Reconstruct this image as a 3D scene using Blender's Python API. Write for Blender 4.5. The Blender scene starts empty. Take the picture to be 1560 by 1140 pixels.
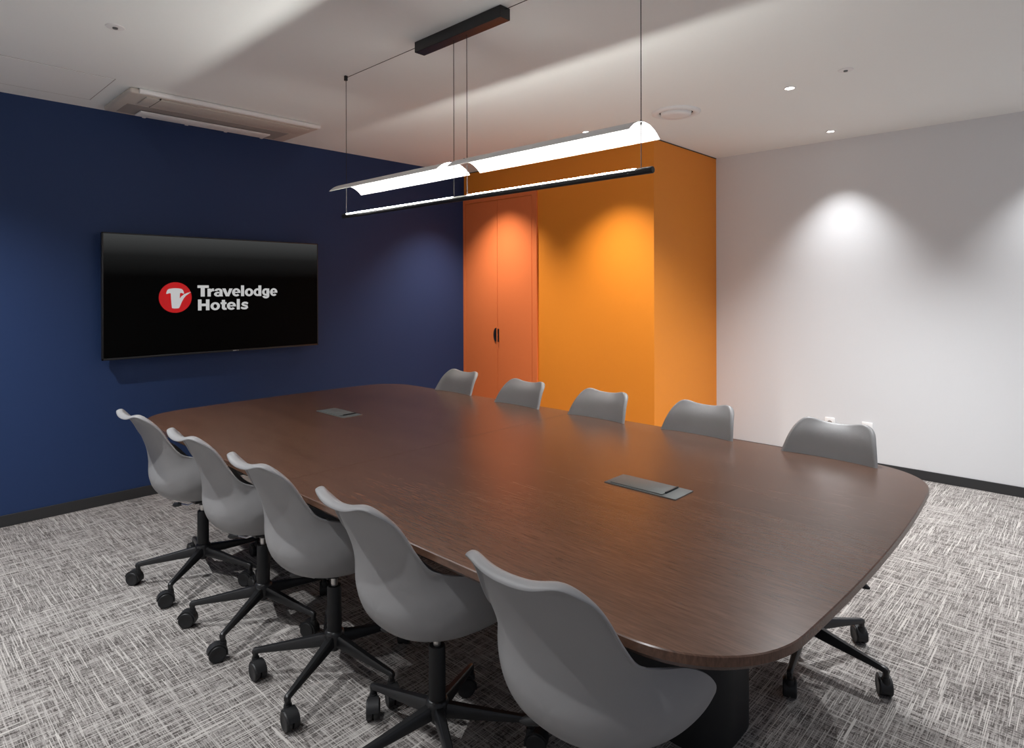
import bpy, bmesh, math
from math import pi, sin, cos, radians
from mathutils import Vector, Matrix

C = bpy.context.scene.collection
SC = bpy.context.scene

# ------------------------------------------------------------------ camera, world, exposure
cam_data = bpy.data.cameras.new('camera')
cam = bpy.data.objects.new('camera', cam_data)
C.objects.link(cam)
SC.camera = cam
F = Vector((0.72568612, 0.68802359, -0.00178966))
Rv = Vector((0.68801848, -0.72568791, -0.00276204))
U = Vector((0.00319909, -0.00077306, 0.99999458))
cam.matrix_world = Matrix(((Rv.x, U.x, -F.x, 0.0), (Rv.y, U.y, -F.y, 0.0), (Rv.z, U.z, -F.z, 1.45), (0, 0, 0, 1)))
cam_data.sensor_width = 36.0
cam_data.lens = 952.16 / 1560 * 36
cam_data.shift_x = (780 - 778.79) / 1560
cam_data.shift_y = (441.7 - 570) / 1560
cam_data.clip_start = 0.02

W = bpy.data.worlds.new('world')
SC.world = W
W.use_nodes = True
W.node_tree.nodes['Background'].inputs[0].default_value = (0.8, 0.85, 1, 1)
W.node_tree.nodes['Background'].inputs[1].default_value = 0.13  # added soft fill, enters by the side left open

SC.view_settings.view_transform = 'Standard'
SC.view_settings.look = 'None'
SC.view_settings.gamma = 1
SC.view_settings.use_curve_mapping = False
EXP = 1.5
SC.view_settings.exposure = EXP
EK = 0.5 ** EXP     # keeps self-lit pictures at their display brightness
SC.cycles.max_bounces = 10
SC.cycles.diffuse_bounces = 6
SC.cycles.sample_clamp_indirect = 6

H = 2.661          # ceiling height
XW = 5.55          # white wall
YB = 4.888         # blue wall
XO, YO = 4.437, 2.624   # orange block faces
X0, Y0 = -1.30, -1.60   # room limits behind the camera, near side left open

# recessed downlights (x, y, watts, spot half-angle, warm)
SPOTS_NARROW = [(3.908, 2.902), (3.978, 4.200)]
P_WALL, P_ORANGE, P_ROOM = 33.0, 66.0, 86.0


# ------------------------------------------------------------------ materials
def new_mat(name):
    m = bpy.data.materials.new(name)
    m.use_nodes = True
    nt = m.node_tree
    return m, nt, nt.nodes['Principled BSDF']


def N(nt, t, **kw):
    n = nt.nodes.new(t)
    for k, v in kw.items():
        setattr(n, k, v)
    return n


def paint(name, col, rough=0.6, noise=0.02, bump=0.02, scale=60, spec=0.3, metallic=0.0):
    m, nt, b = new_mat(name)
    tc = N(nt, 'ShaderNodeTexCoord')
    nz = N(nt, 'ShaderNodeTexNoise')
    nz.inputs['Scale'].default_value = scale
    nz.inputs['Detail'].default_value = 4
    nt.links.new(tc.outputs['Object'], nz.inputs['Vector'])
    mx = N(nt, 'ShaderNodeMixRGB')
    mx.inputs[1].default_value = (*[c * (1 - noise) for c in col], 1)
    mx.inputs[2].default_value = (*[min(1, c * (1 + noise)) for c in col], 1)
    nt.links.new(nz.outputs['Fac'], mx.inputs[0])
    nt.links.new(mx.outputs[0], b.inputs['Base Color'])
    b.inputs['Roughness'].default_value = rough
    b.inputs['Specular IOR Level'].default_value = spec
    b.inputs['Metallic'].default_value = metallic
    if bump:
        bp = N(nt, 'ShaderNodeBump')
        bp.inputs['Strength'].default_value = bump
        bp.inputs['Distance'].default_value = 0.002
        nt.links.new(nz.outputs['Fac'], bp.inputs['Height'])
        nt.links.new(bp.outputs[0], b.inputs['Normal'])
    return m


def emit(name, col, strength):
    m, nt, b = new_mat(name)
    b.inputs['Base Color'].default_value = (0, 0, 0, 1)
    b.inputs['Emission Color'].default_value = (*col, 1)
    b.inputs['Emission Strength'].default_value = strength
    return m


def carpet_mat():
    m, nt, b = new_mat('woven_carpet')
    tc = N(nt, 'ShaderNodeTexCoord')
    P = tc.outputs['Object']

    def math_(op, a, c=None, clamp=False):
        n = N(nt, 'ShaderNodeMath', operation=op, use_clamp=clamp)
        for i, v in enumerate((a, c)):
            if v is None:
                continue
            if isinstance(v, (int, float)):
                n.inputs[i].default_value = v
            else:
                nt.links.new(v, n.inputs[i])
        return n.outputs[0]

    sep = N(nt, 'ShaderNodeSeparateXYZ')
    nt.links.new(P, sep.inputs[0])
    PX_, PY_ = sep.outputs[0], sep.outputs[1]

    def threads(along_x, thick, length, seed, lo, hi):
        # straight yarn dashes: every row is cut into dashes with a random shift and a random tone
        a_, c_ = (PX_, PY_) if along_x else (PY_, PX_)
        row = math_('FLOOR', math_('DIVIDE', c_, thick))
        w1 = N(nt, 'ShaderNodeTexWhiteNoise', noise_dimensions='1D')
        nt.links.new(math_('ADD', row, seed), w1.inputs['W'])
        seg = math_('FLOOR', math_('ADD', math_('DIVIDE', a_, length), math_('MULTIPLY', w1.outputs[0], 37.0)))
        cb = N(nt, 'ShaderNodeCombineXYZ')
        nt.links.new(seg, cb.inputs[0])
        nt.links.new(row, cb.inputs[1])
        cb.inputs[2].default_value = seed
        w2 = N(nt, 'ShaderNodeTexWhiteNoise', noise_dimensions='3D')
        nt.links.new(cb.outputs[0], w2.inputs['Vector'])
        mr = N(nt, 'ShaderNodeMapRange')
        mr.inputs[1].default_value = lo
        mr.inputs[2].default_value = hi
        nt.links.new(w2.outputs[0], mr.inputs[0])
        return mr.outputs[0]
    # 50 cm carpet tiles laid with alternating yarn direction
    ck = N(nt, 'ShaderNodeTexChecker')
    ck.inputs['Scale'].default_value = 2.0
    ck.inputs['Color1'].default_value = (1, 1, 1, 1)
    ck.inputs['Color2'].default_value = (0, 0, 0, 1)
    nt.links.new(P, ck.inputs['Vector'])
    tile = ck.outputs['Fac']
    inv = math_('SUBTRACT', 1.0, tile)
    tx = threads(True, 0.0028, 0.14, 3.1, 0.76, 0.92)
    ty = threads(False, 0.0028, 0.14, 7.7, 0.76, 0.92)
    tx2 = threads(True, 0.0026, 0.05, 13.3, 0.72, 1.0)
    ty2 = threads(False, 0.0026, 0.05, 19.9, 0.72, 1.0)
    wx = math_('ADD', math_('MULTIPLY', tile, 0.30), 0.70)
    wy = math_('ADD', math_('MULTIPLY', inv, 0.30), 0.70)
    lx = math_('MULTIPLY', math_('MAXIMUM', tx, math_('MULTIPLY', tx2, 0.7)), wx)
    ly = math_('MULTIPLY', math_('MAXIMUM', ty, math_('MULTIPLY', ty2, 0.7)), wy)
    light = math_('MAXIMUM', lx, ly)
    dkx = threads(True, 0.0030, 0.035, 31.0, 0.35, 0.85)
    dky = threads(False, 0.0030, 0.035, 43.0, 0.35, 0.85)
    dark = math_('MAXIMUM', dkx, dky)
    m1 = N(nt, 'ShaderNodeMixRGB')
    m1.inputs[1].default_value = (0.31, 0.285, 0.272, 1)
    m1.inputs[2].default_value = (0.088, 0.078, 0.073, 1)
    nt.links.new(dark, m1.inputs[0])
    m2 = N(nt, 'ShaderNodeMixRGB')
    m2.inputs[2].default_value = (0.55, 0.52, 0.49, 1)
    nt.links.new(light, m2.inputs[0])
    nt.links.new(m1.outputs[0], m2.inputs[1])
    fz = N(nt, 'ShaderNodeTexNoise')
    fz.inputs['Scale'].default_value = 700
    fz.inputs['Detail'].default_value = 2
    nt.links.new(P, fz.inputs['Vector'])
    m3 = N(nt, 'ShaderNodeMixRGB', blend_type='MULTIPLY')
    m3.inputs[0].default_value = 0.5
    nt.links.new(m2.outputs[0], m3.inputs[1])
    cr = N(nt, 'ShaderNodeMapRange')
    cr.inputs[1].default_value = 0.3
    cr.inputs[2].default_value = 0.7
    cr.inputs[3].default_value = 0.5
    cr.inputs[4].default_value = 1.25
    nt.links.new(fz.outputs['Fac'], cr.inputs[0])
    nt.links.new(cr.outputs[0], m3.inputs[2])
    nt.links.new(m3.outputs[0], b.inputs['Base Color'])
    b.inputs['Roughness'].default_value = 0.95
    b.inputs['Specular IOR Level'].default_value = 0.1
    bp = N(nt, 'ShaderNodeBump')
    bp.inputs['Strength'].default_value = 0.5
    bp.inputs['Distance'].default_value = 0.003
    nt.links.new(math_('ADD', light, math_('MULTIPLY', fz.outputs['Fac'], 0.4)), bp.inputs['Height'])
    nt.links.new(bp.outputs[0], b.inputs['Normal'])
    return m


def wood_mat():
    m, nt, b = new_mat('dark_wood_veneer')
    tc = N(nt, 'ShaderNodeTexCoord')
    mp = N(nt, 'ShaderNodeMapping')
    mp.inputs['Scale'].default_value = (330, 16, 60)
    nt.links.new(tc.outputs['Object'], mp.inputs[0])
    nz = N(nt, 'ShaderNodeTexNoise')
    nz.inputs['Scale'].default_value = 1
    nz.inputs['Detail'].default_value = 5
    nz.inputs['Roughness'].default_value = 0.6
    nt.links.new(mp.outputs[0], nz.inputs['Vector'])
    mp2 = N(nt, 'ShaderNodeMapping')
    mp2.inputs['Scale'].default_value = (14, 1.1, 5)
    nt.links.new(tc.outputs['Object'], mp2.inputs[0])
    n2 = N(nt, 'ShaderNodeTexNoise')
    n2.inputs['Scale'].default_value = 1
    n2.inputs['Detail'].default_value = 3
    n2.inputs['Distortion'].default_value = 0.6
    nt.links.new(mp2.outputs[0], n2.inputs['Vector'])
    cr = N(nt, 'ShaderNodeValToRGB')
    cr.color_ramp.elements[0].position = 0.30
    cr.color_ramp.elements[0].color = (0.070, 0.034, 0.0215, 1)
    cr.color_ramp.elements[1].position = 0.72
    cr.color_ramp.elements[1].color = (0.142, 0.075, 0.049, 1)
    nt.links.new(nz.outputs['Fac'], cr.inputs[0])
    mx = N(nt, 'ShaderNodeMixRGB', blend_type='MULTIPLY')
    mx.inputs[0].default_value = 0.6
    nt.links.new(cr.outputs[0], mx.inputs[1])
    r2 = N(nt, 'ShaderNodeMapRange')
    r2.inputs[1].default_value = 0.3
    r2.inputs[2].default_value = 0.7
    r2.inputs[3].default_value = 0.75
    r2.inputs[4].default_value = 1.15
    nt.links.new(n2.outputs['Fac'], r2.inputs[0])
    nt.links.new(r2.outputs[0], mx.inputs[2])
    nt.links.new(mx.outputs[0], b.inputs['Base Color'])
    b.inputs['Roughness'].default_value = 0.27
    b.inputs['Specular IOR Level'].default_value = 0.52
    bp = N(nt, 'ShaderNodeBump')
    bp.inputs['Strength'].default_value = 0.05
    bp.inputs['Distance'].default_value = 0.0006
    nt.links.new(nz.outputs['Fac'], bp.inputs['Height'])
    nt.links.new(bp.outputs[0], b.inputs['Normal'])
    return m


def screen_mat():
    # emission ramp: grey band at the top fading to black
    m, nt, b = new_mat('display_ramp')
    tc = N(nt, 'ShaderNodeTexCoord')
    sp = N(nt, 'ShaderNodeSeparateXYZ')
    nt.links.new(tc.outputs['Generated'], sp.inputs[0])
    cr = N(nt, 'ShaderNodeValToRGB')
    e = cr.color_ramp.elements
    e[0].position = 0.66
    e[0].color = (0, 0, 0, 1)
    e[1].position = 1.0
    e[1].color = (0.050, 0.052, 0.052, 1)
    k = e.new(0.83)
    k.color = (0.009, 0.0095, 0.0095, 1)
    nt.links.new(sp.outputs[2], cr.inputs[0])
    b.inputs['Base Color'].default_value = (0.001, 0.001, 0.001, 1)
    b.inputs['Roughness'].default_value = 0.5
    b.inputs['Specular IOR Level'].default_value = 0.05
    nt.links.new(cr.outputs[0], b.inputs['Emission Color'])
    b.inputs['Emission Strength'].default_value = EK
    return m


M = {
    'ceiling': paint('ceiling_paint', (0.915, 0.935, 0.915), 0.85, 0.01, 0.02),
    'white': paint('white_wall_paint', (0.73, 0.735, 0.745), 0.8, 0.01, 0.03),
    'blue': paint('navy_wall_paint', (0.0195, 0.042, 0.120), 0.5, 0.03, 0.03, spec=0.25),
    'orange': paint('orange_wall_paint', (0.82, 0.265, 0.025), 0.5, 0.015, 0.03),
    'coral': paint('coral_door_paint', (0.78, 0.195, 0.060), 0.5, 0.015, 0.03),
    'base': paint('charcoal_skirting', (0.035, 0.035, 0.036), 0.5),
    'carpet': carpet_mat(),
    'wood': wood_mat(),
    'shell': paint('grey_shell_plastic', (0.262, 0.258, 0.260), 0.42, 0.01, 0.01, 200, spec=0.35),
    'black_metal': paint('black_coated_metal', (0.012, 0.012, 0.013), 0.38, 0.05, 0.01, spec=0.5),
    'black_plastic': paint('black_plastic', (0.014, 0.014, 0.015), 0.5, 0.05, 0.01, spec=0.4),
    'chrome': paint('brushed_steel', (0.62, 0.60, 0.58), 0.28, 0.02, 0, metallic=1.0),
    'grommet': paint('anodised_grey_metal', (0.135, 0.145, 0.142), 0.5, 0.03, 0.02, 300, metallic=0.3),
    'shade': paint('white_reflector', (0.80, 0.79, 0.78), 0.6, 0.01, 0),
    'fitting': paint('white_fitting', (0.86, 0.85, 0.84), 0.5, 0.01, 0),
    'ac': paint('off_white_unit', (0.62, 0.56, 0.50), 0.5, 0.01, 0),
    'ac_dark': paint('unit_recess', (0.34, 0.31, 0.29), 0.6, 0.01, 0),
    'gap': paint('dark_gap', (0.05, 0.045, 0.04), 0.9, 0.01, 0),
    'screen': screen_mat(),
    'red': emit('emblem_red', (0.52, 0.004, 0.006), 0.8 * EK),
    'letter': emit('letter_grey', (0.47, 0.47, 0.47), EK),
    'led': emit('led_strip', (1.0, 0.985, 0.94), 1.0),
    'lens': emit('lamp_lens', (1.0, 0.93, 0.85), 6.0),
}


# ------------------------------------------------------------------ mesh helpers
def add_box(bm, x0, x1, y0, y1, z0, z1, bevel=0.0, seg=2):
    r = bmesh.ops.create_cube(bm, size=1.0)
    vs = r['verts']
    for v in vs:
        v.co = Vector((x0 + (v.co.x + .5) * (x1 - x0), y0 + (v.co.y + .5) * (y1 - y0), z0 + (v.co.z + .5) * (z1 - z0)))
    if bevel:
        es = list({e for v in vs for e in v.link_edges})
        bmesh.ops.bevel(bm, geom=es, offset=bevel, segments=seg, profile=0.5, affect='EDGES')


def add_lathe(bm, prof, center=(0, 0, 0), n=32, axis='Z', cap=True, mtx=None):
    rings = []
    for r, z in prof:
        ring = []
        for i in range(n):
            a = 2 * pi * i / n
            p = Vector((r * cos(a), r * sin(a), z))
            if axis == 'X':
                p = Vector((p.z, p.x, p.y))
            elif axis == 'Y':
                p = Vector((p.x, p.z, p.y))
            if mtx:
                p = mtx @ p
            ring.append(bm.verts.new(p + Vector(center)))
        rings.append(ring)
    for a, b in zip(rings, rings[1:]):
        for i in range(n):
            bm.faces.new((a[i], a[(i + 1) % n], b[(i + 1) % n], b[i]))
    if cap:
        bm.faces.new(rings[0][::-1])
        bm.faces.new(rings[-1])


def add_tube(bm, pts, r, n=12):
    pts = [Vector(p) for p in pts]
    rr = r if isinstance(r, (list, tuple)) else [r] * len(pts)
    rings = []
    for i, p in enumerate(pts):
        t = (pts[min(i + 1, len(pts) - 1)] - pts[max(i - 1, 0)]).normalized()
        s = t.cross(Vector((0, 0, 1)))
        if s.length < 0.05:
            s = t.cross(Vector((1, 0, 0)))
        s.normalize()
        u = s.cross(t)
        rings.append([bm.verts.new(p + (s * cos(2 * pi * k / n) + u * sin(2 * pi * k / n)) * rr[i]) for k in range(n)])
    for a, b in zip(rings, rings[1:]):
        for i in range(n):
            bm.faces.new((a[i], a[(i + 1) % n], b[(i + 1) % n], b[i]))
    bm.faces.new(rings[0][::-1])
    bm.faces.new(rings[-1])


def add_prism(bm, outline, z0, z1):
    a = [bm.verts.new((x, y, z0)) for x, y in outline]
    b = [bm.verts.new((x, y, z1)) for x, y in outline]
    n = len(a)
    for i in range(n):
        bm.faces.new((a[i], a[(i + 1) % n], b[(i + 1) % n], b[i]))
    bm.faces.new(a[::-1])
    bm.faces.new(b)


def obj(name, bm, mat, parent=None, smooth=None, loc=None):
    bmesh.ops.recalc_face_normals(bm, faces=bm.faces[:])
    me = bpy.data.meshes.new(name)
    bm.to_mesh(me)
    bm.free()
    for mm in (mat if isinstance(mat, (list, tuple)) else [mat]):
        me.materials.append(mm)
    if smooth is not None:
        for p in me.polygons:
            p.use_smooth = True
        me.set_sharp_from_angle(angle=radians(smooth))
    o = bpy.data.objects.new(name, me)
    C.objects.link(o)
    if parent:
        o.parent = parent
    if loc:
        o.location = loc
    return o


def tag(o, label=None, cat=None, group=None, kind=None):
    if label:
        o['label'] = label
    if cat:
        o['category'] = cat
    if group:
        o['group'] = group
    if kind:
        o['kind'] = kind
    return o


def thing(name, label, cat, loc=(0, 0, 0), rotz=0, group=None):
    o = bpy.data.objects.new(name, None)
    C.objects.link(o)
    o.location = loc
    o.rotation_euler = (0, 0, rotz)
    o.empty_display_size = 0.1
    return tag(o, label, cat, group)


def struct(name, bm, mat, parent=None, smooth=None):
    o = obj(name, bm, mat, parent, smooth)
    if not parent:
        o['kind'] = 'structure'
    return o


def sbox(name, mat, *a, parent=None, **k):
    bm = bmesh.new()
    add_box(bm, *a, **k)
    return struct(name, bm, mat, parent)


def pbox(name, mat, parent, *a, smooth=40, **k):
    bm = bmesh.new()
    add_box(bm, *a, **k)
    return obj(name, bm, mat, parent, smooth)


def dup(root):
    r = root.copy()
    C.objects.link(r)
    for ch in list(root.children):
        c = ch.copy()
        C.objects.link(c)
        c.parent = r
        for g in ch.children:
            d = g.copy()
            C.objects.link(d)
            d.parent = c
    return r


# ------------------------------------------------------------------ room shell
T = 0.12
sbox('floor', M['carpet'], X0 - T, XW + T, Y0 - T, YB + T, -0.10, 0.0)
sbox('ceiling', M['ceiling'], X0 - T, XW + T, Y0 - T, YB + T, H, H + 0.12)
sbox('wall_left', M['blue'], X0 - T, XO + .2, YB, YB + T, 0.0, H)
sbox('wall_right', M['white'], XW, XW + T, Y0 - T, YO + .2, 0.0, H)
sbox('wall_rear', M['white'], X0 - T, X0, Y0, YB, 0.0, H)
# unseen near wall left out on purpose, so soft world light fills the room
sbox('wall_corner', M['orange'], XO, XW, YO, YB, 0.0, H)
BH, BT = 0.071, 0.010
sbox('baseboard_left', M['base'], X0, XO, YB - BT, YB, 0, BH, bevel=.002)
sbox('baseboard_right', M['base'], XW - BT, XW, Y0, YO, 0, BH, bevel=.002)
sbox('baseboard_corner', M['base'], XO, XW - BT, YO - BT, YO, 0, BH, bevel=.002)
sbox('baseboard_front', M['base'], XO - BT, XO, YO - BT, 3.85, 0, BH, bevel=.002)
# thin dark strips under the ceiling edges
sbox('trim_1', M['gap'], XO - .003, XW, YO - .003, YO, H - .008, H)
sbox('trim_2', M['gap'], XO - .003, XO, YO - .003, YB, H - .008, H)

# cupboard doors in the orange block
bm = bmesh.new()
xf = XO - 0.016
add_box(bm, xf, XO, 3.861, 3.922, 0, 2.378, bevel=.002)
add_box(bm, xf, XO, 4.850, YB - .001, 0, 2.378, bevel=.002)
add_box(bm, xf, XO, 3.922, 4.850, 2.336, 2.378, bevel=.002)
struct('trim_3', bm, M['coral'])
for n, (ya, yb) in (('door_1', (3.926, 4.382)), ('door_2', (4.387, 4.846))):
    d = sbox(n, M['coral'], xf + .001, XO - .001, ya, yb, 0.012, 2.331, bevel=.0025)
    bm = bmesh.new()
    if n == 'door_2':
        pts = [(4.396 + 0.037 * math.sin(t) ** 0.9, 0.990 + 0.070 * math.cos(t)) for t in [pi * i / 20 for i in range(21)]]
        pts = [(abs(y), z) for y, z in pts]
        a = [bm.verts.new((xf - .006, y, z)) for y, z in pts]
        b = [bm.verts.new((xf + .001, y, z)) for y, z in pts]
        k = len(a)
        for i in range(k):
            bm.faces.new((a[i], a[(i + 1) % k], b[(i + 1) % k], b[i]))
        bm.faces.new(a)
        bm.faces.new(b[::-1])
    else:
        add_box(bm, xf - .016, xf + .001, 4.357, 4.366, 0.922, 1.052, bevel=.003)
    h = obj('door_handle', bm, M['black_metal'], d)

# ------------------------------------------------------------------ ceiling fittings
# inspection hatch: flush panel with a thin reveal
t = thing('ceiling_hatch', 'flush white inspection hatch in the ceiling beside the blue wall', 'hatch', (0, 0, 0))
pbox('panel', M['ceiling'], t, 0.40, 1.043, 4.124, 4.678, H - .0012, H, smooth=None)
bm = bmesh.new()
for a in ((0.40, 1.048, 4.118, 4.121), (1.044, 1.0475, 4.118, 4.683)):
    add_box(bm, *a, H - .0008, H)
add_box(bm, 0.40, 1.048, 4.680, 4.683, H - .0008, H)
obj('reveal', bm, M['ac_dark'], t)

# one-way cassette air conditioner
t = thing('air_conditioner', 'off-white ceiling cassette air conditioner running along the blue wall', 'air conditioner', (0, 0, 0))
ax0, ax1, ay0, ay1 = 1.14, 2.375, 4.20, 4.765
bm = bmesh.new()
add_box(bm, ax0, ax1, ay0, ay1, H - .034, H, bevel=.014, seg=3)
obj('panel', bm, M['ac'], t, 40)
bm = bmesh.new()
add_box(bm, ax0 + .10, ax1 - .06, ay0 + .03, ay0 + .22, H - .042, H - .034, bevel=.003)
obj('intake_grille', bm, M['ac'], t, 40)
bm = bmesh.new()
add_tube(bm, [(ax0 + .050, ay0 - .004, H - .017), (ax1 + .002, ay0 - .004, H - .017)], .0155, 16)
obj('front_rail', bm, M['fitting'], t, 60)
bm = bmesh.new()
add_box(bm, ax0 + .172, ax0 + .1755, ay0 + .012, ay0 + .235, H - .0428, H - .0330)
obj('panel_joint', bm, M['gap'], t)
bm = bmesh.new()
add_box(bm, ax0 + .06, ax1 - .10, ay0 + .27, ay1 - .05, H - .0355, H - .034)
obj('outlet_recess', bm, M['ac_dark'], t)
bm = bmesh.new()
add_box(bm, ax0 + .16, ax1 - .20, ay0 + .36, ay0 + .49, H - .050, H - .040, bevel=.003)
for k in range(4):
    xx = ax0 + .22 + k * .27
    add_box(bm, xx - .010, xx + .010, ay0 + .485, ay0 + .51, H - .050, H - .034)
obj('louvre_flap', bm, M['fitting'], t, 40)

# round air valve
t = thing('air_vent', 'round white disc air vent in the ceiling, right of the pendant', 'vent', (3.905, 2.135, H))
bm = bmesh.new()
add_lathe(bm, [(0.165, 0), (0.163, -.006), (0.140, -.016), (0.122, -.014), (0.112, -.004), (0.112, 0)], n=48, cap=False)
obj('outer_ring', bm, M['fitting'], t, 50)
bm = bmesh.new()
add_lathe(bm, [(0.114, 0), (0.114, -.0015), (0.09, -.0015)], n=48)  # dark disc that paints in the shadow of the groove
obj('groove_shade', bm, M['gap'], t, 50)
bm = bmesh.new()
add_lathe(bm, [(0.103, -.002), (0.101, -.018), (0.095, -.024), (0.05, -.026), (0.002, -.0265)], n=48)
obj('disc', bm, M['fitting'], t, 50)


def downlight(x, y, label, power, angle, blend=0.55, tilt=None, group='recessed ceiling downlights', r=0.036, col=(1.0, 0.9, 0.8), rad=0.02):
    t = thing('downlight', label, 'downlight', (x, y, H), 0, group)
    bm = bmesh.new()
    add_lathe(bm, [(r, 0), (r, -.004), (r * .78, -.005), (r * .72, -.002), (r * .70, 0)], n=28, cap=False)
    obj('trim_ring', bm, M['fitting'], t, 50)
    bm = bmesh.new()
    add_lathe(bm, [(r * .60, -.0005), (r * .55, -.0025), (r * .1, -.003)], n=24)
    obj('lens', bm, M['lens'], t, 50)
    ld = bpy.data.lights.new('downlight_beam', 'SPOT')
    ld.energy = power
    ld.color = col
    ld.spot_size = radians(angle)
    ld.spot_blend = blend
    ld.shadow_soft_size = rad
    lo = bpy.data.objects.new('downlight_beam', ld)
    C.objects.link(lo)
    lo.parent = t
    lo.location = (0, 0, -0.012)
    if tilt:
        lo.rotation_euler = tilt
    return t


COOL = (0.96, 0.98, 1.0)
WARM = (1.0, 0.93, 0.82)
# beams that graze the walls
downlight(5.205, 1.530, 'small recessed downlight right above the bright pool on the white wall', P_WALL, 84, 1.0, col=COOL)
downlight(5.205, 0.150, 'recessed downlight by the white wall, out past the frame edge', P_WALL * .85, 84, 1.0, col=COOL)
downlight(3.908, 2.902, 'small recessed downlight before the plain orange wall, just above the lit shade', P_ORANGE, 98, 1.0, col=WARM)
downlight(3.960, 4.250, 'small recessed downlight before the coral doors, seen where the two shades meet', P_ORANGE, 96, 1.0, col=WARM)
downlight(3.908, 1.378, 'largest-looking recessed downlight in open ceiling right of the round vent', P_ROOM, 125, 0.9, col=COOL)
downlight(3.908, 0.000, 'recessed downlight past the right end of the table, out of frame', P_ROOM * .6, 125, 0.9, col=COOL)
downlight(-0.05, 3.900, 'recessed downlight at the left by the blue wall, out of frame', P_ROOM * 0.85, 125, 0.9, col=COOL)
downlight(-0.05, 2.500, 'recessed downlight left of the chairs, out of frame', P_ROOM * 0.6, 125, 0.9, col=COOL)
downlight(-0.05, 1.100, 'recessed downlight above the photographer, out of frame', P_ROOM * 0.25, 125, 0.9, col=COOL)
downlight(1.90, -0.60, 'recessed downlight beyond the near table end, out of frame', P_ROOM * .15, 120, 0.8, col=COOL)


def sprinkler(x, y, label):
    t = thing('sprinkler', label, 'sprinkler', (x, y, H), 0, 'ceiling sprinkler heads')
    bm = bmesh.new()
    add_lathe(bm, [(0.040, 0), (0.038, -.003), (0.020, -.005), (0.014, -.004)], n=28)
    obj('cover_plate', bm, M['fitting'], t, 50)
    bm = bmesh.new()
    add_lathe(bm, [(0.012, -.003), (0.010, -.007), (0.011, -.009), (0.004, -.010)], n=16)
    obj('nozzle', bm, M['grommet'], t, 50)


sprinkler(0.838, 3.303, 'small sprinkler head in the ceiling at the top left, above the television')
sprinkler(3.803, 1.040, 'small sprinkler head in the ceiling at the right, alone past the downlight')

# ------------------------------------------------------------------ pendant lamp
PX = 1.932
t = thing('pendant_lamp', 'long linear pendant lamp with two curved white shades above a thin black light bar', 'pendant lamp', (PX, 2.155, H))
py = -2.155


def ly(y):
    return y - 2.155


bm = bmesh.new()
add_box(bm, -.030, .030, ly(1.862), ly(2.452), -.052, 0, bevel=.002)
obj('canopy', bm, M['black_metal'], t)
bm = bmesh.new()
add_tube(bm, [(0, ly(3.120), -.012), (0, ly(2.45), -.012)], .0016, 8)
obj('feed_cable', bm, M['black_plastic'], t)
bm = bmesh.new()
add_tube(bm, [(0, ly(1.865), -.012), (0, ly(1.193), -.012)], .0016, 8)
obj('feed_cable', bm, M['black_plastic'], t)
for y in (3.120, 1.193):
    bm = bmesh.new()
    add_box(bm, -.008, .008, ly(y) - .008, ly(y) + .008, -.028, 0, bevel=.002)
    obj('ceiling_anchor', bm, M['black_metal'], t)
for y in (3.118, 2.197, 2.107, 1.193):
    bm = bmesh.new()
    add_tube(bm, [(0, ly(y), -.02), (0, ly(y), 1.875 - H)], .0016, 8)
    obj('suspension_wire', bm, M['black_plastic'], t)


def shade(ya, yb):
    bm = bmesh.new()
    n = 28
    hw, sag = .104, .045
    R = (hw * hw + sag * sag) / (2 * sag)
    am = math.asin(hw / R)
    rows = []
    for y in (ya, yb):
        outer, inner = [], []
        for i in range(n + 1):
            a = -am + 2 * am * i / n
            zc = 2.043 - H - R
            outer.append(bm.verts.new((R * sin(a), ly(y), zc + R * cos(a))))
            inner.append(bm.verts.new(((R - .002) * sin(a), ly(y), zc + (R - .002) * cos(a))))
        rows.append((outer, inner))
    (o0, i0), (o1, i1) = rows
    for k in range(n):
        bm.faces.new((o0[k], o0[k + 1], o1[k + 1], o1[k]))
        bm.faces.new((i0[k], i0[k + 1], i1[k + 1], i1[k]))
        bm.faces.new((o0[k], o0[k + 1], i0[k + 1], i0[k]))
        bm.faces.new((o1[k], o1[k + 1], i1[k + 1], i1[k]))
    bm.faces.new((o0[0], o1[0], i1[0], i0[0]))
    bm.faces.new((o0[n], o1[n], i1[n], i0[n]))
    s = obj('lamp_shade', bm, M['shade'], t, 40, loc=(.008, 0, 0))
    for y in ((ya + .012, yb - .012)):
        bm = bmesh.new()
        add_lathe(bm, [(0.003, -.012), (0.004, -.006), (0.004, .004), (.002, .006)], (-.008, ly(y), 2.043 - H), n=12)
        obj('wire_clamp', bm, M['black_metal'], s)


shade(2.208, 3.140)
shade(1.182, 2.138)
bz = 1.866 - H
bm = bmesh.new()
add_lathe(bm, [(.011, ly(1.145)), (.0125, ly(1.147)), (.0125, ly(3.150)), (.011, ly(3.152))], (0, 0, bz), n=24, axis='Y')
obj('light_bar', bm, M['black_metal'], t, 50)
for ya, yb in ((1.215, 2.100), (2.205, 3.105)):
    bm = bmesh.new()
    n = 8
    ra = []
    for y in (ya, yb):
        ra.append([bm.verts.new((.0138 * sin(a), ly(y), bz + .0138 * cos(a))) for a in [radians(-55 + 110 * i / n) for i in range(n + 1)]])
    for k in range(n):
        bm.faces.new((ra[0][k], ra[0][k + 1], ra[1][k + 1], ra[1][k]))
    for r in ra:
        bm.faces.new(r + [bm.verts.new((0, r[0].co.y, bz + .002))])
    obj('led_strip', bm, M['led'], t, 60)
M['led'].node_tree.nodes['Principled BSDF'].inputs['Emission Strength'].default_value = 46.0

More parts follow.
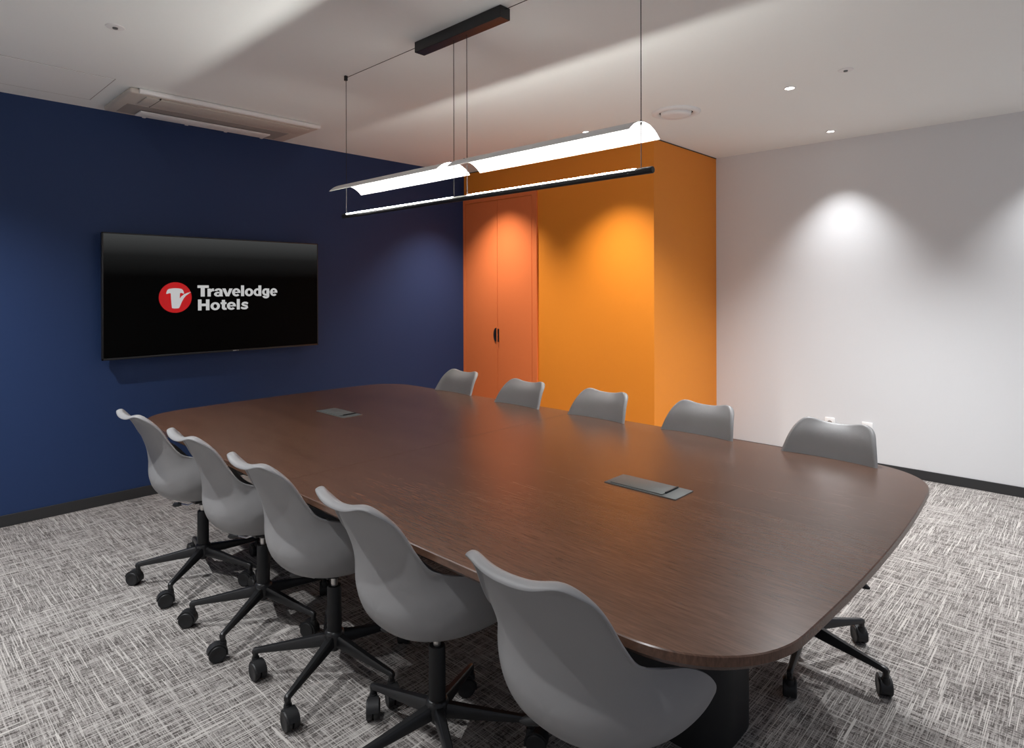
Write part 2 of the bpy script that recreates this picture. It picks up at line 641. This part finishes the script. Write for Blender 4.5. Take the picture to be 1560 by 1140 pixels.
# ------------------------------------------------------------------ television
TX0, TX1, TZ0, TZ1, TY = 1.133, 2.695, 0.981, 1.833, 4.790
t = thing('television', 'large black wall television showing a red emblem and grey lettering', 'television', (1.914, YB, TZ0))
ox, oy, oz = 1.914, YB, TZ0


def tb(name, mat, x0, x1, y0, y1, z0, z1, parent=t, **k):
    return pbox(name, mat, parent, x0 - ox, x1 - ox, y0 - oy, y1 - oy, z0 - oz, z1 - oz, **k)


tb('back_cover', M['black_plastic'], TX0 + .004, TX1 - .004, TY + .012, TY + .055, TZ0 + .004, TZ1 - .004, bevel=.01)
tb('wall_bracket', M['black_metal'], 1.65, 2.20, TY + .05, YB - .001, 1.22, 1.62, bevel=.003)
bm = bmesh.new()
fb = .009
for a in ((TX0, TX1, TZ1 - fb, TZ1), (TX0, TX1, TZ0, TZ0 + fb + .004), (TX0, TX0 + fb, TZ0, TZ1), (TX1 - fb, TX1, TZ0, TZ1)):
    add_box(bm, a[0] - ox, a[1] - ox, TY - oy, TY + .020 - oy, a[2] - oz, a[3] - oz, bevel=.0015)
obj('bezel', bm, M['black_metal'], t, 40)
scr = tb('screen', M['screen'], TX0 + fb - .001, TX1 - fb + .001, TY + .002, TY + .012, TZ0 + fb, TZ1 - fb + .001, smooth=None)


def flat_poly(name, pts, mat, parent, y, th=.0006):
    bm = bmesh.new()
    a = [bm.verts.new((x - ox, y - oy, z - oz)) for x, z in pts]
    b = [bm.verts.new((x - ox, y + th - oy, z - oz)) for x, z in pts]
    k = len(a)
    bm.faces.new(a)
    bm.faces.new(b[::-1])
    for i in range(k):
        bm.faces.new((a[i], a[(i + 1) % k], b[(i + 1) % k], b[i]))
    return obj(name, bm, mat, parent)


ecx, ecz, er = 1.583, 1.394, .1085
flat_poly('emblem_disc', [(ecx + er * cos(2 * pi * i / 64), ecz + er * sin(2 * pi * i / 64)) for i in range(64)], M['red'], scr, TY + .0008)


def em(px, pyy):
    return (1.4745 + (px - 155) / 355 * .217, 1.5025 - (pyy - 140) / 335 * .217)


tp = [(232, 268), (238, 240), (250, 220), (268, 212), (300, 207), (330, 205), (365, 207), (395, 213), (412, 224), (420, 240),
      (427, 266), (412, 264), (402, 259), (388, 258), (381, 264), (378, 318), (400, 292), (425, 273), (460, 258), (503, 248),
      (475, 268), (445, 290), (420, 320), (400, 358), (380, 405), (370, 425), (345, 428), (315, 428), (294, 423), (289, 380),
      (284, 320), (281, 262), (266, 259), (252, 265)]
flat_poly('emblem_letter', [em(*p) for p in tp], M['letter'], scr, TY + .0002)


class Pen:
    """draws heavy sans-serif letters as flat shapes; px units run right and down"""

    def __init__(self, y_base, z_base, cap):
        self.bm = bmesh.new()
        self.yb, self.zb, self.k = y_base, z_base, cap / 120

    def P(self, x, y):
        return self.bm.verts.new((1.733 + (x - 570) * .605 / 868 - ox, TY + .0006 - oy, self.zb + (self.yb - y) * self.k - oz))

    def poly(self, *pts):
        self.bm.faces.new([self.P(*p) for p in pts])

    def rect(self, x0, x1, y0, y1):
        self.poly((x0, y0), (x1, y0), (x1, y1), (x0, y1))

    def ring(self, cx, cy, rx, ry, ix, iy, a0=0, a1=360, n=40):
        """elliptic band from a0 to a1 degrees, counter-clockwise from the right"""
        o_, i_ = [], []
        for k in range(n + 1):
            a = radians(a0 + (a1 - a0) * k / n)
            o_.append(self.P(cx + rx * cos(a), cy - ry * sin(a)))
            i_.append(self.P(cx + ix * cos(a), cy - iy * sin(a)))
        for k in range(n):
            self.bm.faces.new((o_[k], o_[k + 1], i_[k + 1], i_[k]))

    def stroke(self, pts, w):
        pts = [Vector(p) for p in pts]
        m = len(pts)
        L, R = [], []
        for i, p in enumerate(pts):
            d = (pts[min(i + 1, m - 1)] - pts[max(i - 1, 0)]).normalized()
            nn = Vector((-d.y, d.x)) * (w[i] if isinstance(w, list) else w) / 2
            L.append(self.P(*(p + nn)))
            R.append(self.P(*(p - nn)))
        for i in range(m - 1):
            self.bm.faces.new((L[i], L[i + 1], R[i + 1], R[i]))

    def o(self, x0, x1, b):
        self.ring((x0 + x1) / 2, b - 43, (x1 - x0) / 2, 45, (x1 - x0) / 2 - 30, 23)

    def e(self, x0, x1, b):
        c = (x0 + x1) / 2
        rx = (x1 - x0) / 2
        self.ring(c, b - 43, rx, 45, rx - 29, 24, 0, 318)
        self.rect(x0 + 12, x1 - .5, b - 50, b - 36)

    def l(self, x0, x1, b):
        self.rect(x0, x1, b - 120, b)

    def done(self, name):
        me = bpy.data.meshes.new(name)
        self.bm.to_mesh(me)
        self.bm.free()
        me.materials.append(M['letter'])
        o = bpy.data.objects.new(name, me)
        C.objects.link(o)
        o.parent = scr
        return o


p = Pen(290, 1.3985, .0825)
p.rect(568, 682, 170, 198)
p.rect(600, 641, 190, 290)
p.rect(668, 702, 205, 290)
p.stroke([(700, 240), (706, 226), (718, 219), (735, 218)], [16, 26, 30, 30])
p.ring(776, 266, 41, 26, 12, 9, 60, 400)
p.rect(793, 824, 226, 280)
p.poly((793, 262), (824, 262), (824, 276), (829, 290), (798, 290))
p.ring(781, 234, 43, 31, 13, 11, 0, 172)
p.poly((820, 204), (856, 204), (876, 258), (896, 204), (931, 204), (893, 290), (858, 290))
p.e(925, 1016, 290)
p.l(1022, 1056, 290)
p.o(1064, 1158, 290)
p.ring(1206, 247, 45, 44, 17, 22)
p.rect(1216, 1250, 170, 290)
p.ring(1302, 245, 43, 42, 15, 21)
p.rect(1308, 1342, 205, 288)
p.ring(1302, 288, 40, 30, 9, 8, -175, 0)
p.e(1351, 1438, 290)
p.done('lettering')
p = Pen(442, 1.2975, .0800)
p.l(572, 608, 442)
p.l(652, 688, 442)
p.rect(600, 660, 368, 396)
p.o(699, 796, 442)
p.rect(816, 850, 330, 425)
p.rect(803, 866, 356, 378)
p.stroke([(833, 418), (836, 428), (846, 431), (866, 430)], [34, 28, 24, 23])
p.e(869, 966, 442)
p.l(975, 1008, 442)
p.stroke([(1097, 378), (1080, 367), (1060, 365), (1042, 372), (1038, 382), (1048, 393), (1066, 399), (1084, 406), (1088, 418), (1078, 429), (1060, 432), (1040, 429), (1022, 419)],
         [20, 24, 22, 24, 26, 24, 24, 24, 26, 24, 22, 24, 18])
p.done('lettering')
bm = bmesh.new()
for a, b in ((1.985, 2.013), (2.020, 2.027)):
    add_box(bm, a - ox, b - ox, TY - .0006 - oy, TY - oy, TZ0 + .004 - oz, TZ0 + .008 - oz)
obj('maker_mark', bm, M['chrome'], t)

# ------------------------------------------------------------------ wall sockets
for (yc, lab) in ((1.640, 'left one of two white sockets low on the white wall'),
                  (1.364, 'right one of two white sockets low on the white wall')):
    t = thing('wall_socket', lab, 'socket', (XW, yc, 0.34), 0, 'sockets low on the white wall')
    pbox('plate', M['fitting'], t, -.009, 0, -.038, .038, -.04, .04, bevel=.003)
    bm = bmesh.new()
    add_lathe(bm, [(.018, -.010), (.018, -.0085)], n=20, axis='X')
    obj('socket_face', bm, M['ac_dark'], t)

# ------------------------------------------------------------------ conference table
TXC, TYC = 1.962, 2.205
t = thing('conference_table', 'long dark walnut conference table with rounded corners, ten chairs around it', 'table', (TXC, TYC, 0))


def table_outline(inset=0.0):
    pts = []
    hx, hy, rc = .895, 1.782, .26
    bow_y, bow_x = .042, .020
    n = 14

    def edge(p):
        x, y = p
        # bow the long sides and the ends outwards
        fx = 1 - (min(1, abs(y) / hy)) ** 2
        fy = 1 - (min(1, abs(x) / hx)) ** 2
        sx = (hx - bow_x + bow_x * fx) / hx
        sy = (hy - bow_y + bow_y * fy) / hy
        return (x * sx, y * sy)
    for (cx_, cy_, a0) in ((hx - rc, hy - rc, 0), (-hx + rc, hy - rc, 90), (-hx + rc, -hy + rc, 180), (hx - rc, -hy + rc, 270)):
        for i in range(n + 1):
            a = radians(a0 + 90 * i / n)
            # squarish superellipse corner
            c, s = cos(a), sin(a)
            e = 2 / 2.15
            px = cx_ + rc * math.copysign(abs(c) ** e, c)
            pyy = cy_ + rc * math.copysign(abs(s) ** e, s)
            pts.append((px, pyy))
        # straight side subdivisions
        nx = ((-hx + rc, hy), (-hx, -hy + rc), (hx - rc, -hy), (hx, hy - rc))[(a0 // 90)]
        p0 = pts[-1]
        for k in range(1, 10):
            pts.append((p0[0] + (nx[0] - p0[0]) * k / 10, p0[1] + (nx[1] - p0[1]) * k / 10))
    pts = [edge(p) for p in pts]
    if inset:
        m = len(pts)
        out = []
        for i in range(m):
            a = Vector(pts[i - 1])
            b = Vector(pts[(i + 1) % m])
            d = (b - a).normalized()
            nrm = Vector((-d.y, d.x))
            out.append((pts[i][0] + nrm.x * inset, pts[i][1] + nrm.y * inset))
        return out
    return pts


bm = bmesh.new()
levels = [(0.0025, .740), (0.0, .7375), (0.0, .719), (0.003, .7165), (0.022, .700)]
rings = [[bm.verts.new((x, y, z)) for x, y in table_outline(i)] for i, z in levels]
n = len(rings[0])
for a, b in zip(rings, rings[1:]):
    for i in range(n):
        bm.faces.new((a[i], a[(i + 1) % n], b[(i + 1) % n], b[i]))
bm.faces.new(rings[0])
bm.faces.new(rings[-1][::-1])
obj('tabletop', bm, M['wood'], t, 25)
bm = bmesh.new()
add_prism(bm, table_outline(.10)[::-1], .658, .7005)
obj('underframe', bm, M['black_metal'], t, 30)
# dark-coloured join line across the middle of the top
bm = bmesh.new()
add_box(bm, -.893, .893, -.0008, .0008, .7395, .7402)
obj('joint', bm, paint('joint_dark_line', (0.03, 0.014, 0.01), 0.6, 0.01, 0), t)


def stadium(hx, hy, r, n=10):
    pts = []
    for (cx_, cy_, a0) in ((hx - r, hy - r, 0), (-hx + r, hy - r, 90), (-hx + r, -hy + r, 180), (hx - r, -hy + r, 270)):
        for i in range(n + 1):
            a = radians(a0 + 90 * i / n)
            pts.append((cx_ + r * cos(a), cy_ + r * sin(a)))
    return pts


for yc in (1.16 - TYC, 3.25 - TYC):
    bm = bmesh.new()
    lv = [(.0, .0), (.0, .004), (.0, .60), (.004, .70)]
    rr = [[bm.verts.new((x, y + yc, z)) for x, y in stadium(.166 - i, .31 - i, .12)] for i, z in lv]
    n = len(rr[0])
    for a, b in zip(rr, rr[1:]):
        for i in range(n):
            bm.faces.new((a[i], a[(i + 1) % n], b[(i + 1) % n], b[i]))
    bm.faces.new(rr[0][::-1])
    bm.faces.new(rr[-1])
    obj('pedestal', bm, M['black_plastic'], t, 40)

for (xa, xb, ya, yb) in ((1.893, 2.018, 1.040, 1.328), (1.856, 1.978, 3.030, 3.326)):
    g = thing('power_box', 'grey metal flip-lid power outlet set in the tabletop at the %s end' % ('near' if ya < 2 else 'far, television'),
              'table outlet', ((xa + xb) / 2, (ya + yb) / 2, .740), 0, 'outlets in the tabletop')
    hx, hy = (xb - xa) / 2, (yb - ya) / 2
    pbox('frame', M['grommet'], g, -hx, hx, -hy, hy, 0, .003, bevel=.001)
    pbox('lid', M['grommet'], g, -hx + .008, hx - .008, -hy + .055, hy - .022, .003, .0065, bevel=.0012)
    pbox('finger_notch', M['gap'], g, -hx + .012, hx - .012, hy - .0215, hy - .018, .0028, .0040)
    pbox('lid_lip', M['black_metal'], g, -hx + .030, hx - .008, -hy + .052, -hy + .057, .003, .0095, bevel=.0008)

# ------------------------------------------------------------------ swivel chairs (local +x is the way the chair faces)


def lerp(a, b, t_):
    return a + (b - a) * t_


def catmull(keys, u):
    m = len(keys) - 1
    s = u * m
    i = min(int(s), m - 1)
    f = s - i
    p0, p1, p2, p3 = keys[max(i - 1, 0)], keys[i], keys[i + 1], keys[min(i + 2, m)]
    return [0.5 * (2 * b + (c - a) * f + (2 * a - 5 * b + 4 * c - d) * f * f + (3 * b - a - 3 * c + d) * f ** 3)
            for a, b, c, d in zip(p0, p1, p2, p3)]


# cx, cz (middle line), ex, ez (rim), half width
SECT = [
    (-.332, .866, -.291, .859, .146), (-.282, .828, -.246, .801, .162), (-.245, .760, -.212, .736, .178),
    (-.220, .685, -.174, .681, .194), (-.214, .603, -.118, .657, .219), (-.214, .521, -.064, .648, .250),
    (-.181, .456, -.025, .628, .274), (-.099, .420, .010, .593, .280), (-.006, .407, .043, .552, .266),
    (.094, .405, .080, .521, .246), (.174, .407, .122, .493, .229), (.228, .409, .152, .460, .208),
]
LIP, HORN, RCOR, HPOS = .0267, .0147, .286, .641


def shell_pt(u, v):
    cx_, cz_, ex_, ez_, w = catmull(SECT, min(1, max(0, u)))
    a = abs(v)
    th = a * pi / 2
    yy = w * (sin(th) * .55 + a * .45)
    k = .5 * (1 - cos(th)) + .5 * a ** 3
    x = lerp(cx_, ex_, k)
    z = lerp(cz_, ez_, k) + max(0, 1 - u / .3) ** 2 * HORN * math.exp(-((a - HPOS) / .30) ** 2)
    return Vector((x, math.copysign(yy, v), z))


def shell_boundary(n1=34, n2=10, n3=16, nf=8):
    ru, rf, rfu = RCOR * .27, .35, .09
    R = [(1, (1 - rf) * i / nf) for i in range(nf)]
    R += [(1 - rfu + rfu * cos(pi / 2 * i / n2), 1 - rf + rf * sin(pi / 2 * i / n2)) for i in range(n2)]
    R += [(lerp(1 - rfu, ru, i / n1), 1) for i in range(n1)]
    R += [(ru - ru * sin(pi / 2 * i / n2), 1 - RCOR + RCOR * cos(pi / 2 * i / n2)) for i in range(n2)]
    R += [(0, (1 - RCOR) * (1 - i / n3)) for i in range(n3 + 1)]
    L = [(u, -v) for u, v in R[::-1][1:]]
    return R + L[:-1]


def make_shell():
    bm = bmesh.new()
    dom = shell_boundary()
    nl = len(dom)
    NS = 26
    uc = .45
    centre = bm.verts.new(shell_pt(uc, 0))
    rings = []
    for q in range(1, NS + 1):
        f = (q / NS) ** .8
        rings.append([bm.verts.new(shell_pt(uc + f * (u - uc), f * v)) for u, v in dom])
    for i in range(nl):
        bm.faces.new((centre, rings[0][i], rings[0][(i + 1) % nl]))
    for a_, b_ in zip(rings, rings[1:]):
        for i in range(nl):
            bm.faces.new((a_[i], a_[(i + 1) % nl], b_[(i + 1) % nl], b_[i]))
    # flared lip rolled back along the top and the upper sides
    loop = rings[-1]
    B = [v.co.copy() for v in loop]
    E_ = [v.co.copy() for v in rings[-2]]
    mid = nl // 2
    tn = [(B[(i + 1) % nl] - B[i - 1]).normalized() for i in range(nl)]
    nb = [(b - e).cross(t_).normalized() for b, e, t_ in zip(B, E_, tn)]
    if nb[mid].x > 0:
        nb = [-q for q in nb]
    for _ in range(3):
        nb = [(nb[i - 1] + 2 * nb[i] + nb[(i + 1) % nl]) / 4 for i in range(nl)]
    nb = [(q - n_ * q.dot(n_)).normalized() for q, n_ in zip(nb, tn)]
    tt = [n_.cross(q) for q, n_ in zip(nb, tn)]
    if tt[mid].z < 0:
        tt = [-q for q in tt]
    arc = [0.0]
    for i in range(1, nl):
        arc.append(arc[-1] + (B[i] - B[i - 1]).length)
    prev = loop
    for step in (1, 2, 3):
        k = step / 3
        cur = []
        for q in range(nl):
            d_ = abs(arc[q] - arc[mid])
            w1 = min(1, max(0, (d_ - .08) / .14))
            w2 = min(1, max(0, (d_ - .22) / .34))
            w1, w2 = w1 * w1 * (3 - 2 * w1), w2 * w2 * (3 - 2 * w2)
            m = lerp(lerp(LIP, .017, w1), .004, w2)
            cur.append(bm.verts.new(B[q] + tt[q] * (m * lerp(.45, 1, w2) * sin(k * pi / 2)) + nb[q] * (m * .9 * (1 - w2) * (1 - cos(k * pi / 2)))))
        for q in range(nl):
            bm.faces.new((prev[q], prev[(q + 1) % nl], cur[(q + 1) % nl], cur[q]))
        prev = cur
    for v in bm.verts:
        v.co.x -= .009
    me_o = obj('shell', bm, M['shell'], None)
    for p in me_o.data.polygons:
        p.use_smooth = True
    md = me_o.modifiers.new('thickness', 'SOLIDIFY')
    md.thickness = .006
    md.offset = 0
    sb = me_o.modifiers.new('smooth', 'SUBSURF')
    sb.levels = 1
    sb.render_levels = 1
    return me_o


def make_caster(parent, r, swivel, th):
    bm = bmesh.new()
    # stem
    add_lathe(bm, [(.0085, .095), (.0085, .060)], (r, 0, 0), n=14)
    d = Vector((cos(swivel), sin(swivel), 0))
    s = Vector((-d.y, d.x, 0))
    c = Vector((r, 0, .0325)) + d * .020
    rot = Matrix((( d.x, s.x, 0), (d.y, s.y, 0), (0, 0, 1)))

    def wheel(off):
        prof = [(.004, off - .0095), (.019, off - .0095), (.0225, off - .0110), (.030, off - .0100), (.0325, off - .0065), (.0325, off + .0065), (.030, off + .0100), (.0225, off + .0110), (.019, off + .0095), (.004, off + .0095)]
        rings = []
        n_ = 24
        for rr_, q in prof:
            rings.append([bm.verts.new(c + rot @ Vector((rr_ * cos(2 * pi * i / n_), q, rr_ * sin(2 * pi * i / n_)))) for i in range(n_)])
        for a_, b_ in zip(rings, rings[1:]):
            for i in range(n_):
                bm.faces.new((a_[i], a_[(i + 1) % n_], b_[(i + 1) % n_], b_[i]))
        bm.faces.new(rings[0][::-1])
        bm.faces.new(rings[-1])
    wheel(-.0125)
    wheel(.0125)
    # hood arching over the wheels
    n_ = 14
    ro, ri = .0380, .0338
    arcs = []
    for rr_ in (ro, ri):
        for q in (-.0185, .0185):
            arcs.append([bm.verts.new(c + rot @ Vector((rr_ * cos(a_), q, rr_ * sin(a_)))) for a_ in [radians(12 + 185 * i / n_) for i in range(n_ + 1)]])
    o1, o2, i1, i2 = arcs
    for i in range(n_):
        bm.faces.new((o1[i], o1[i + 1], o2[i + 1], o2[i]))
        bm.faces.new((i1[i], i1[i + 1], i2[i + 1], i2[i]))
        bm.faces.new((o1[i], o1[i + 1], i1[i + 1], i1[i]))
        bm.faces.new((o2[i], o2[i + 1], i2[i + 1], i2[i]))
    for i in (0, n_):
        bm.faces.new((o1[i], o2[i], i2[i], i1[i]))
    # collar under the stem
    add_lathe(bm, [(.013, .074), (.015, .058), (.013, .048)], (r, 0, 0), n=14)
    return obj('caster', bm, M['black_plastic'], parent, 45)


def make_leg(parent, ang, swivel):
    bm = bmesh.new()
    r0, r1 = .022, .288
    secs = [(r0, .112, .158, .016), (.10, .104, .143, .0135), (.20, .096, .124, .0115), (.272, .090, .111, .0100), (.296, .086, .107, .0095), (.302, .086, .102, .008)]
    rings = []
    for (r, zb, zt, hw) in secs:
        b_ = hw * .45
        ring = [(-hw, zb + .004), (-hw + .004, zb), (hw - .004, zb), (hw, zb + .004), (hw, zt - b_), (hw - b_ * .8, zt), (-hw + b_ * .8, zt), (-hw, zt - b_)]
        rings.append([bm.verts.new((r, y, z)) for y, z in ring])
    for a_, b_ in zip(rings, rings[1:]):
        for i in range(8):
            bm.faces.new((a_[i], a_[(i + 1) % 8], b_[(i + 1) % 8], b_[i]))
    bm.faces.new(rings[0])
    bm.faces.new(rings[-1][::-1])
    # downward end boss
    add_lathe(bm, [(.0095, .072), (.0105, .075), (.0105, .098), (.009, .103)], (.292, 0, 0), n=14)
    o = obj('leg', bm, M['black_metal'], parent, 45)
    o.rotation_euler = (0, 0, ang)
    make_caster(o, .292, swivel - ang, ang)
    return o


def make_chair(label, cat='chair', group=None):
    t_ = thing('swivel_chair', label, cat, (0, 0, 0), 0, group)
    sh = make_shell()
    sh.parent = t_
    # under-seat mechanism
    bm = bmesh.new()
    add_box(bm, -.060, .060, -.052, .052, .388, .412, bevel=.006)
    add_lathe(bm, [(.018, .366), (.021, .390)], n=20)
    obj('mount_plate', bm, M['black_metal'], t_, 40)
    bm = bmesh.new()
    add_tube(bm, [(-.015, .03, .376), (-.035, .085, .350), (-.045, .150, .344)], .0045, 8)
    obj('lever_rod', bm, M['chrome'], t_, 40)
    bm = bmesh.new()
    add_tube(bm, [(-.044, .145, .344), (-.050, .165, .341), (-.058, .195, .334), (-.062, .212, .328)], [.006, .011, .012, .004], 10)
    obj('lever_paddle', bm, M['black_plastic'], t_, 60)
    bm = bmesh.new()
    add_lathe(bm, [(.0125, .300), (.0125, .368)], n=20)
    obj('gas_piston', bm, M['chrome'], t_, 40)
    bm = bmesh.new()
    add_lathe(bm, [(.0265, .160), (.0270, .165), (.0262, .330), (.0240, .335), (.013, .336)], n=28)
    obj('column_tube', bm, M['black_plastic'], t_, 40)
    bm = bmesh.new()
    add_lathe(bm, [(.015, .092), (.018, .095), (.019, .106), (.030, .110), (.035, .140), (.036, .160), (.031, .168), (.027, .171)], n=28)
    obj('hub', bm, M['black_metal'], t_, 40)
    return t_


proto = make_chair('x')


def place_chair(x, y, face, base_ang, label, group, swivels, first=[True]):
    """face: heading of the seat; base_ang: world angle of one leg"""
    if first[0]:
        c = proto
        first[0] = False
    else:
        c = dup_chair()
    c.location = (x, y, 0)
    c.rotation_euler = (0, 0, radians(face))
    c['label'] = label
    c['group'] = group
    for k in range(5):
        make_leg(c, radians(base_ang - face + 72 * k), radians(swivels[k % len(swivels)] - face))
    return c


def dup_chair():
    r = proto.copy()
    C.objects.link(r)
    for ch in list(proto.children):
        if ch.name.split('.')[0] == 'leg':
            continue
        c = ch.copy()
        C.objects.link(c)
        c.parent = r
    return r


GL, GR = 'swivel chairs along the left side of the table', 'swivel chairs along the right side of the table'
left = [
    (1.217, 3.304, 3.0, 6.3, 'grey shell swivel chair at far left of the table, closest to the blue wall', [90, 90, 125, 165, 125]),
    (1.236, 2.672, 0.9, 70.5, 'grey shell swivel chair, second from the blue wall on the left side of the table', [90, 140, 165, 115, 60]),
    (1.247, 2.105, 1.6, 64.5, 'grey shell swivel chair in the middle of the left-hand row at the table', [-30, -90, -95, -110, 40]),
    (1.258, 1.517, -0.3, 26.0, 'grey shell swivel chair on the left of the table, next to the nearest big one', [150, -126, 200, 250, 300]),
    (1.263, 0.892, 3.1, 54.0, 'nearest and largest-looking grey shell swivel chair, at the front left of the table', [200, 235, 200, 40, 90]),
]
right = [
    (2.602, 3.241, 179.3, 18.0, 'grey shell swivel chair across the table, seen against the blue wall corner', [20, 60, 100, 200, 300]),
    (2.551, 2.603, 178.4, 18.0, 'grey shell swivel chair across the table, before the coral doors', [20, 60, 100, 200, 300]),
    (2.562, 2.019, 179.5, 18.0, 'grey shell swivel chair across the table, before the plain orange wall', [20, 60, 100, 200, 300]),
    (2.583, 1.443, 178.6, 18.0, 'grey shell swivel chair across the table, where orange wall meets white', [20, 60, 100, 200, 300]),
    (2.556, 0.848, 176.8, 44.8, 'grey shell swivel chair at right of the table, its wheeled base showing', [90, 150, 20, 27, 40]),
]
for a in left:
    place_chair(a[0], a[1], a[2], a[3], a[4], GL, a[5])
for a in right:
    place_chair(a[0], a[1], a[2], a[3], a[4], GR, a[5])
